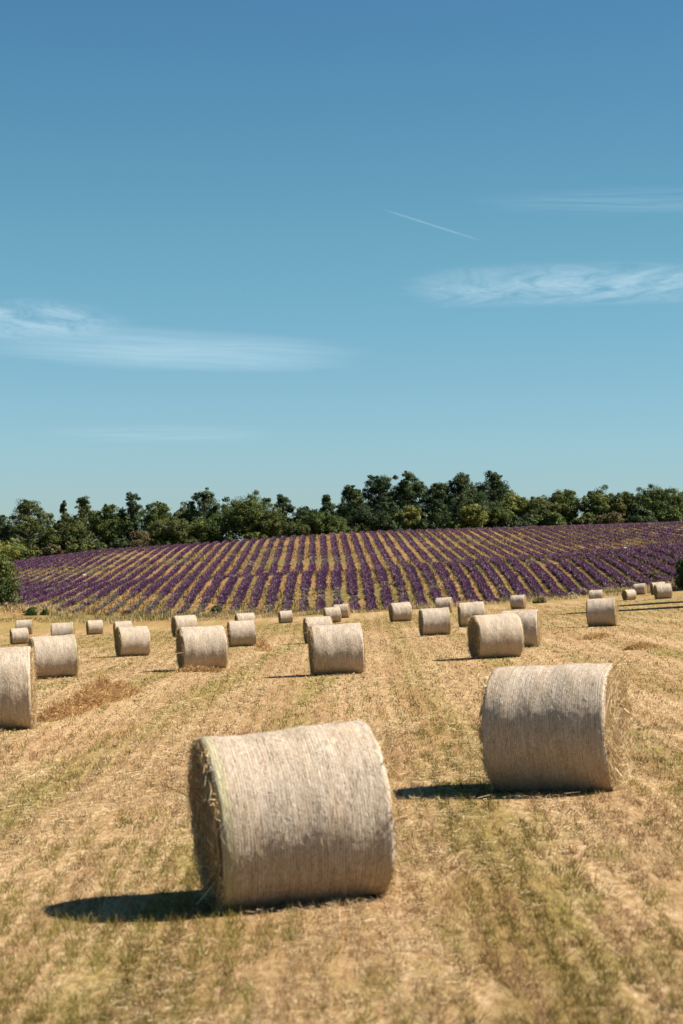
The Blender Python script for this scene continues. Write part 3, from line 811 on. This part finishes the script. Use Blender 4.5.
def crest(px): return float(np.interp(px, XC, Y440))
GT = 'trees along the crest above the lavender'
TREES = [ # px centre, px width, top row, kind, palette, distance, label, name
 (-2, 26, 517, 'pine', PINE, 462, 'dark tree cut off by the left picture edge on the wooded crest', 'pine_tree'),
 (30, 46, 503, 'pine', OLIVE, 458, 'broad round-topped olive pine, first big crown at the left end of the crest', 'pine_tree'),
 (8, 40, 542, 'broad', LIGHT, 446, 'low yellow-green tree at the left edge below the round-topped pine', 'broadleaf_tree'),
 (63, 21, 502, 'conifer', PINE, 459, 'thin pointed spruce spire right of the round-topped olive pine', 'spruce_tree'),
 (70, 36, 517, 'broad', OLIVE, 452, 'dense mid-height tree below the thin spruce spire', 'broadleaf_tree'),
 (83, 22, 498, 'pine', OLIVE, 460, 'tall wispy-topped tree between the spruce spire and a wide yellowish tree', 'pine_tree'),
 (109, 34, 501, 'broad', BROAD, 456, 'wide yellowish-green tree just left of a dark tall pine', 'broadleaf_tree'),
 (132, 22, 494, 'pine', PINE, 457, 'tall dark pine with bare trunk, tallest of the left third', 'pine_tree'),
 (142, 28, 530, 'bush', BROWN, 446, 'brown-leaved low tree at the foot of the tall dark pine', 'small_tree'),
 (158, 27, 500, 'broad', BROAD, 458, 'rounded dark green tree right of the tall dark pine', 'broadleaf_tree'),
 (172, 44, 516, 'broad', OLIVE, 449, 'broad lower tree in front of the rounded dark green one', 'broadleaf_tree'),
 (184, 18, 503, 'broad', OLIVE, 459, 'narrow olive tree left of a bushy tilted-top pine', 'broadleaf_tree'),
 (205, 31, 493, 'pine', PINE, 457, 'bushy pine with a tilted tip beside the great spreading tree', 'pine_tree'),
 (208, 40, 518, 'broad', BROAD, 450, 'dark lower tree under the bushy tilted-top pine', 'broadleaf_tree'),
 (248, 56, 493, 'broad', BROAD, 452, 'great spreading sunlit tree with branches showing, left of centre', 'broadleaf_tree'),
 (270, 30, 509, 'broad', OLIVE, 448, 'lower sunlit tree leaning on the right side of the great spreading tree', 'broadleaf_tree'),
 (284, 21, 496, 'pine', PINE, 460, 'small dark pine with bare trunk, sky showing beside it', 'pine_tree'),
 (297, 26, 521, 'bush', OLIVE, 447, 'low light shrub-like tree under the small dark pine', 'small_tree'),
 (307, 24, 505, 'broad', PINE, 457, 'round dark tree right of the small bare-trunked pine', 'broadleaf_tree'),
 (328, 26, 496, 'conifer', PINE, 456, 'dark pointed conifer between the round dark tree and a cedar mass', 'conifer_tree'),
 (320, 40, 512, 'broad', BROAD, 450, 'lower leafy tree in front of the dark pointed conifer', 'broadleaf_tree'),
 (354, 40, 491, 'conifer', PINE, 454, 'heavy drooping dark cedar at the centre of the crest', 'cedar_tree'),
 (352, 26, 487, 'pine', PINE, 466, 'dark pine top rising behind the drooping cedar', 'pine_tree'),
 (381, 40, 479, 'pine', PINE, 461, 'high dark pine just right of the drooping cedar', 'pine_tree'),
 (378, 46, 500, 'broad', PINE, 450, 'dense dark green tree filling below the high dark pine', 'broadleaf_tree'),
 (408, 40, 476, 'pine', PINE, 458, 'layered broad pine with two tilted tips on the highest part', 'pine_tree'),
 (410, 24, 504, 'broad', LIGHT, 447, 'small yellow-green tree under the pine with two tilted tips', 'broadleaf_tree'),
 (440, 30, 485, 'pine', PINE, 458, 'lower pine in the dip between the two highest pine groups', 'pine_tree'),
 (438, 32, 501, 'conifer', PINE, 449, 'blue-dark conifer in front of the dip between high pines', 'conifer_tree'),
 (460, 38, 476, 'pine', PINE, 460, 'high spiky dark pine, left one of the pair right of the dip', 'pine_tree'),
 (492, 38, 475, 'pine', PINE, 459, 'high dark pine with a flat shelf of needles, right one of the pair', 'pine_tree'),
 (475, 46, 492, 'broad', PINE, 453, 'dense dark tree filling below the right pair of high pines', 'broadleaf_tree'),
 (474, 24, 502, 'broad', LIGHT, 447, 'bright yellow-green tree under the right pair of high pines', 'broadleaf_tree'),
 (513, 28, 491, 'broad', LIGHT, 455, 'airy yellow-leaved tree at the right foot of the high pines', 'broadleaf_tree'),
 (500, 24, 506, 'broad', BROAD, 449, 'dark green low tree left of the airy yellow-leaved tree', 'broadleaf_tree'),
 (538, 36, 494, 'broad', OLIVE, 453, 'rounded olive tree right of the airy yellow-leaved tree', 'broadleaf_tree'),
 (565, 32, 487, 'broad', BROAD, 456, 'dark green round tree left of the open sky gap', 'broadleaf_tree'),
 (600, 36, 487, 'broad', BROAD, 455, 'dark leafy tree just right of the open sky gap', 'broadleaf_tree'),
 (621, 30, 489, 'broad', OLIVE, 453, 'olive tree between the sky-gap tree and a narrow one', 'broadleaf_tree'),
 (638, 18, 490, 'broad', BROAD, 460, 'narrow tree left of the large tree at the right end', 'broadleaf_tree'),
 (663, 40, 484, 'broad', BROAD, 454, 'large full tree near the right end of the crest', 'broadleaf_tree'),
 (690, 36, 488, 'broad', OLIVE, 456, 'tree cut off by the right picture edge on the wooded crest', 'broadleaf_tree'),
]
for i, (px, pw, yt, kind, pal, d, label, nm) in enumerate(TREES):
    X = (px - CX) / F * d
    zb = T1(X, d); ztop = -(yt - HY) / F * d
    tree(nm, X, d, pw / F * d * 1.28, (ztop - zb) * (1.02 if kind != 'broad' else 1.0), kind, pal, label, GT, .29, 100 + i)
# low shrubs at the foot of the wood
k = 0
SHR = [(76, 542, OLIVE, 'dense mid-height tree'), (163, 536, BROAD, 'rounded dark green tree'), (35, 546, OLIVE, 'round-topped olive pine'), (18, 548, BROAD, 'crest at its left end'), (52, 545, BROWN, 'spruce spire'), (92, 540, OLIVE, 'wispy-topped tree'), (122, 538, PINE, 'wide yellowish tree'),
       (190, 535, OLIVE, 'narrow olive tree'), (228, 533, PINE, 'great spreading tree on its left'), (258, 531, BROAD, 'great spreading tree on its right'), (340, 524, BROAD, 'drooping cedar on its left'),
       (364, 523, OLIVE, 'drooping cedar on its right'), (395, 521, PINE, 'pine with two tilted tips'), (425, 519, PINE, 'dip between high pines'), (455, 518, BROAD, 'spiky dark pine'),
       (525, 514, PINE, 'rounded olive tree'), (552, 512, BROAD, 'round tree left of the sky gap'), (588, 514, OLIVE, 'leafy tree right of the sky gap'), (612, 510, BROWN, 'olive tree near the right end'), (642, 509, PINE, 'narrow tree at right'), (672, 506, BROAD, 'large full tree at right end')]
for px, yt, pal, w in SHR:
    d = 445 + (k % 3); X = (px - CX) / F * d
    nmcol = 'brownish' if pal is BROWN else 'dark' if pal is PINE else 'olive' if pal is OLIVE else 'green'
    tree('shrub', X, d, 34 / F * d, -(yt - HY) / F * d - T1(X, d), 'bush', pal, f'low {nmcol} shrub at the foot of the {w}', 'shrubs at the foot of the wood', .42, 300 + k, 'shrub', .8); k += 1

def deep_wood():
    g = np.random.default_rng(77); n = 1250
    px = g.uniform(-60, 740, n)
    d = g.uniform(468, 500, n)
    ysky = np.interp(px, [-60, 5, 60, 130, 250, 300, 340, 380, 500, 530, 690, 740], [520, 520, 515, 507, 505, 511, 504, 490, 488, 502, 497, 497])
    ok = ~(((px > 573) & (px < 585)) | ((px > 286) & (px < 293)) | ((px > 52) & (px < 58)) | ((px > 12) & (px < 20))); px, d, ysky = px[ok], d[ok], ysky[ok]; n = len(px)
    X = (px - CX) / F * d; zb = T(X, d); zt = -(ysky + 4 * g.normal(size=n) - HY) / F * d
    z = zb - .4 + np.maximum(zt - zb - .3, .6) * g.random(n) ** .8
    V, q, cc = clumps_to_leaves(np.stack([X, d, z], 1), .8 + .6 * g.random(n), .8, 60, .6, PINE, g)
    o = mesh_np('woods', V, [q], [M_LEAF], cc)
    tag(o, 'dark deeper wood showing between the trees along the crest', 'woods', kind='stuff')
deep_wood()
# shrubs and small plants nearer by
def px_bush(px, yb, w, hpx, pal, label, leaf=.2, seed=1, name='shrub', cat='shrub', kind='bush', d=None, dens=1.0):
    if d is None: X, d = at(px, yb, 120, 300)
    else: X = (px - CX) / F * d
    s = d / F
    return tree(name, X, d, w * s, hpx * s, kind, pal, label, None, leaf, seed, cat, dens)
px_bush(-5, 608, 52, 68, BROAD * .85, 'dense dark green bush tree at the left picture edge beside the lavender', .24, 401, 'bush_tree', 'tree', 'bush', 238, 2.4)
px_bush(694, 578, 46, 38, PINE, 'dark round bush at the right picture edge beside the lavender', .26, 402, 'shrub', 'shrub', 'bush', 222, 1.3)
px_bush(32, 615, 14, 9, BROAD, 'low green weed bush at far left between bales and lavender', .16, 403)
px_bush(45, 615, 9, 7, BROAD, 'smaller green weed bush right of the far left one', .16, 404)
px_bush(216, 613, 13, 8, OLIVE, 'small olive bush at the lower lavender edge left of centre', .16, 405)
px_bush(583, 594, 9, 7, np.array([[.5, .42, .3], [.42, .34, .22]]), 'pale dried weed clump near the lavender edge, above the tiny hidden bale', .14, 406, 'dry_weed', 'weed')
px_bush(572, 598, 12, 7, np.array([[.46, .38, .26], [.36, .28, .17]]), 'pale dried weed clump just left of the lone bale at right', .14, 407, 'dry_weed', 'weed')
px_bush(632, 586, 9, 7, np.array([[.5, .42, .3], [.42, .34, .22]]), 'pale dried weed clump above the small dark-ended bale at far right', .14, 408, 'dry_weed', 'weed')
px_bush(655, 578, 16, 7, BROWN * 1.6, 'brown dried shrub left of the dark bush at right edge', .16, 409, 'dry_weed', 'weed')
px_bush(540, 603, 14, 7, BROWN * 1.8, 'brown dried weeds above the bale pair with one half hidden', .16, 410, 'dry_weed', 'weed')
# tall trees beyond the frame on the right throw the two long shadows over the grass
for j, (yb, w, h) in enumerate(((597.5, 9.0, 15.2), (602.5, 8.5, 15.8))):
    px = 752 + 4 * j; X, d = at(px, yb, 100, 230)
    tree('broadleaf_tree', X, d, w, h, 'broad', BROAD, ('tall broad tree beside the mown field, nearer the lavender', 'tall broad tree beside the mown field, nearer the bales')[j], 'trees beside the mown field', .5, 420 + j, dens=1.5)

# pale stones in the lavender
def stone(px, yb, w, h, label, seed):
    dd = np.linspace(236, 440, 3000); u = (px - CX) / F
    d = float(dd[np.argmin(np.abs(HY - T(u * dd, dd) / dd * F - yb))]); X = u * d
    g = np.random.default_rng(seed); n, m = 9, 14
    a, t = np.meshgrid(np.linspace(0, math.pi / 2, n), np.arange(m) / m * 6.2832, indexing='ij')
    rr = 1 + .25 * (g.random((n, m)) - .5)
    V = np.stack([np.sin(a) * np.cos(t) * w * rr, np.sin(a) * np.sin(t) * w * .6 * rr, np.cos(a) * h * rr - .03], -1).reshape(-1, 3)
    i = np.arange(n * m).reshape(n, m); nx_ = np.roll(i, -1, 1)
    q = np.stack([i[:-1], i[1:], nx_[1:], nx_[:-1]], -1).reshape(-1, 4)
    o = mesh_np('boulder', V, [q], [M_STONE]); o.location = (X, d, T1(X, d))
    tag(o, label, 'boulder', 'pale boulders among the lavender')
t = NT('limestone'); co = t.n('ShaderNodeTexCoord').outputs['Object']
p = t.n('ShaderNodeBsdfPrincipled'); p.inputs['Roughness'].default_value = .9
fz = t.noise(co, 5, 5); t.l(t.ramp(fz, [(.3, (.30, .24, .19)), (.7, (.52, .44, .37))]), p.inputs['Base Color'])
t.l(t.bump(fz, .7, .05), p.inputs['Normal']); t.l(p.outputs[0], t.out.inputs[0]); M_STONE = t.m
stone(627, 549, .8, .3, 'flat pale boulder among lavender rows on the upper slope at right', 1)
stone(84, 576, .5, .35, 'small pale boulder among lavender rows on the left slope', 2)

# ------------------------------------------------------------------ cirrus clouds and a vapour trail
def cloud_mat(name, kind):
    t = NT(name)
    a = t.n('ShaderNodeAttribute'); a.attribute_name = 'uvw'; v = a.outputs['Vector']     # u,v in -1..1, world-scaled in z unused
    sp = t.n('ShaderNodeSeparateXYZ'); t.l(v, sp.inputs[0]); u, w = sp.outputs[0], sp.outputs[1]
    wp = t.n('ShaderNodeTexNoise'); wp.inputs['Scale'].default_value = 1.6; wp.inputs['Detail'].default_value = 3; t.l(v, wp.inputs['Vector'])
    off = t.n('ShaderNodeVectorMath'); off.operation = 'SCALE'; off.inputs['Scale'].default_value = .55 if kind != 'trail' else .1
    sub = t.n('ShaderNodeVectorMath'); sub.operation = 'SUBTRACT'; sub.inputs[1].default_value = (.5, .5, .5)
    t.l(wp.outputs['Color'], sub.inputs[0]); t.l(sub.outputs[0], off.inputs[0])
    add = t.n('ShaderNodeVectorMath'); add.operation = 'ADD'; t.l(v, add.inputs[0]); t.l(off.outputs[0], add.inputs[1])
    vv = add.outputs[0]
    s2 = t.n('ShaderNodeSeparateXYZ'); t.l(vv, s2.inputs[0])
    d2 = t.math('ADD', t.math('POWER', t.math('ABSOLUTE', s2.outputs[0]), 4.0 if kind == 'wisp' else 2.0), t.math('POWER', t.math('ABSOLUTE', s2.outputs[1]), 2.0))
    env = t.math('SUBTRACT', 1.0, d2, True)
    hard = t.math('SUBTRACT', 1.0, t.math('ADD', t.math('POWER', t.math('ABSOLUTE', u), 4.0), t.math('POWER', t.math('ABSOLUTE', w), 4.0)), True)
    if kind == 'wisp':
        n1 = t.noise(t.mapping(vv, (3.2, 1.5, 1), (0, 0, .25)), 1.6, 6, .52, .5)
        n2 = t.noise(t.mapping(vv, (13, 1.3, 1), (0, 0, -.5)), 1.3, 6, .65, .6)
        nn = t.math('ADD', t.math('MULTIPLY', n1, .65), t.math('MULTIPLY', n2, .35))
        al = t.ramp(nn, [(.36, (0, 0, 0)), (.74, (1, 1, 1))]); amp = .17
    elif kind == 'lens':
        n1 = t.noise(t.mapping(vv, (1.2, 5, 1)), 1.6, 5, .55)
        al = t.ramp(n1, [(.15, (.35, .35, .35)), (.7, (1, 1, 1))]); amp = .10
    elif kind == 'trail':
        n1 = t.noise(t.mapping(v, (3, .5, 1)), 2, 3)
        al = t.ramp(n1, [(.3, (.4, .4, .4)), (.65, (1, 1, 1))]); amp = .07
    else:
        n1 = t.noise(t.mapping(vv, (1.0, 3, 1)), 1.5, 5, .55)
        al = t.ramp(n1, [(.3, (0, 0, 0)), (.75, (1, 1, 1))]); amp = .05
    alpha = t.math('MULTIPLY', t.math('MULTIPLY', al, hard if kind == 'trail' else t.math('MULTIPLY', env, hard)), amp, True)
    tr = t.n('ShaderNodeBsdfTransparent')
    df = t.n('ShaderNodeBsdfDiffuse'); df.inputs['Color'].default_value = (.95, .95, .95, 1)
    tl = t.n('ShaderNodeBsdfTranslucent'); tl.inputs['Color'].default_value = (.97, .97, .97, 1)
    m1 = t.n('ShaderNodeMixShader'); m1.inputs[0].default_value = .8; t.l(df.outputs[0], m1.inputs[1]); t.l(tl.outputs[0], m1.inputs[2])
    m2 = t.n('ShaderNodeMixShader'); t.l(alpha, m2.inputs[0]); t.l(tr.outputs[0], m2.inputs[1]); t.l(m1.outputs[0], m2.inputs[2])
    t.l(m2.outputs[0], t.out.inputs[0])
    return t.m

def cloud(x0, y0, x1, y1, thick, kind, label, seed, name='cloud', alt=1500.0):
    """a thin sheet of ice cloud at one altitude; the two points give the direction its long axis is seen in."""
    def P(x, y):
        d = alt * F / (HY - y); return np.array([(x - CX) / F * d, d])
    a, b = P(x0, y0), P(x1, y1)
    ym = (y0 + y1) / 2; xm = (x0 + x1) / 2
    c0, c1 = P(xm, ym - thick / 2), P(xm, ym + thick / 2)
    dpt = abs(c0[1] - c1[1]) / 2
    ctr = (a + b) / 2; half = (b - a) / 2
    n, m = 61, 25
    u, w = np.meshgrid(np.linspace(-1, 1, n), np.linspace(-1, 1, m), indexing='ij')
    X = ctr[0] + half[0] * u; Y = ctr[1] + half[1] * u + dpt * w
    Z = alt + 6 * (fbm(u * 2 + 9, w * 2 + 9, seed) - .5) + 0 * u
    V = np.stack([X - ctr[0], Y - ctr[1], Z - alt], -1).reshape(-1, 3)
    i = np.arange(n * m).reshape(n, m)
    q = np.stack([i[:-1, :-1], i[1:, :-1], i[1:, 1:], i[:-1, 1:]], -1).reshape(-1, 4)
    o = mesh_np(name, V, [q], [cloud_mat('cirrus_' + kind, kind)], None, True)
    o.location = (ctr[0], ctr[1], alt)
    add_uvw(o, np.stack([u, w, np.full_like(u, seed * 3.7)], -1).reshape(-1, 3))
    tag(o, label, 'cloud' if kind != 'trail' else 'vapour trail')
cloud(385, 290, 800, 281, 50, 'wisp', 'wispy feathered white cloud high on the right', 3)
cloud(-60, 343, 380, 358, 52, 'lens', 'soft lens-shaped white cloud low on the left', 5)
cloud(-170, 326, 140, 318, 46, 'wisp', 'streaky white cloud reaching in from the left edge above the lens-shaped one', 8)
cloud(450, 203, 800, 200, 34, 'faint', 'faint thin cloud veil in the upper right', 11)
cloud(30, 436, 300, 434, 22, 'faint', 'faint thin cloud streak low above the left trees', 13)
cloud(381, 208.7, 482, 241, 2.2, 'trail', 'thin straight vapour trail slanting down above the feathered cloud', 15, 'vapour_trail')

# ------------------------------------------------------------------ sky, sun, camera
EL = math.radians(48); SUN = Vector((1, -.05, 0)).normalized()
SUNV = Vector((SUN.x * math.cos(EL), SUN.y * math.cos(EL), math.sin(EL)))
w = bpy.data.worlds.new('World'); SC.world = w; w.use_nodes = True
nt = w.node_tree; nt.nodes.clear()
out = nt.nodes.new('ShaderNodeOutputWorld'); bg = nt.nodes.new('ShaderNodeBackground')
sky = nt.nodes.new('ShaderNodeTexSky'); sky.sky_type = 'NISHITA'; sky.sun_disc = False
sky.sun_elevation = EL; sky.sun_rotation = math.atan2(SUN.x, SUN.y); sky.altitude = 600
sky.air_density = 1.12; sky.dust_density = .7; sky.ozone_density = 1.2
mx = nt.nodes.new('ShaderNodeMix'); mx.data_type = 'RGBA'; mx.blend_type = 'MULTIPLY'; mx.inputs[0].default_value = 1
mx.inputs[7].default_value = (.84, 1.0, 1.10, 1)
nt.links.new(sky.outputs[0], mx.inputs[6]); hs = nt.nodes.new('ShaderNodeHueSaturation'); hs.inputs['Saturation'].default_value = 1.12
nt.links.new(mx.outputs[2], hs.inputs['Color']); tc = nt.nodes.new('ShaderNodeTexCoord'); sz = nt.nodes.new('ShaderNodeSeparateXYZ'); nt.links.new(tc.outputs['Generated'], sz.inputs[0])
rp = nt.nodes.new('ShaderNodeValToRGB'); els = rp.color_ramp.elements
while len(els) < 4: els.new(.5)
for el, (ps, cl) in zip(els, ((.03, (.74, .82, .99)), (.163, (.67, .85, .76)), (.275, (.575, .745, .73)), (.6, (.62, .76, .76)))):
    el.position = ps; el.color = (*cl, 1)
m3 = nt.nodes.new('ShaderNodeMix'); m3.data_type = 'RGBA'; m3.blend_type = 'MULTIPLY'; m3.inputs[0].default_value = 1
nt.links.new(sz.outputs[2], rp.inputs[0]); nt.links.new(hs.outputs[0], m3.inputs[6]); nt.links.new(rp.outputs[0], m3.inputs[7])
nt.links.new(m3.outputs[2], bg.inputs[0])
bg.inputs[1].default_value = .05
nt.links.new(bg.outputs[0], out.inputs[0])
ld = bpy.data.lights.new('sun', 'SUN'); ld.energy = 5.0; ld.angle = math.radians(.53); ld.color = (1, .945, .86)
lo = bpy.data.objects.new('sun', ld); COL.objects.link(lo); lo.location = (60, -20, 80)
lo.rotation_euler = SUNV.to_track_quat('Z', 'Y').to_euler()

cd = bpy.data.cameras.new('camera'); cam = bpy.data.objects.new('camera', cd); COL.objects.link(cam)
cam.location = (0, 0, 0); cam.rotation_euler = (math.radians(90), 0, 0)
cd.sensor_fit = 'VERTICAL'; cd.sensor_height = 36; cd.sensor_width = 24; cd.lens = 36 * F / 1024
cd.shift_y = (HY - 512) / 1024
cd.clip_start = .1; cd.clip_end = 60000
cd.dof.use_dof = True; cd.dof.focus_distance = 52; cd.dof.aperture_fstop = 3.2
SC.camera = cam
vs = SC.view_settings; vs.view_transform = 'Standard'; vs.look = 'None'; vs.gamma = 1; vs.exposure = 1.19
SC.cycles.max_bounces = 6; SC.cycles.diffuse_bounces = 1; SC.cycles.transparent_max_bounces = 12
SC.cycles.use_denoising = True
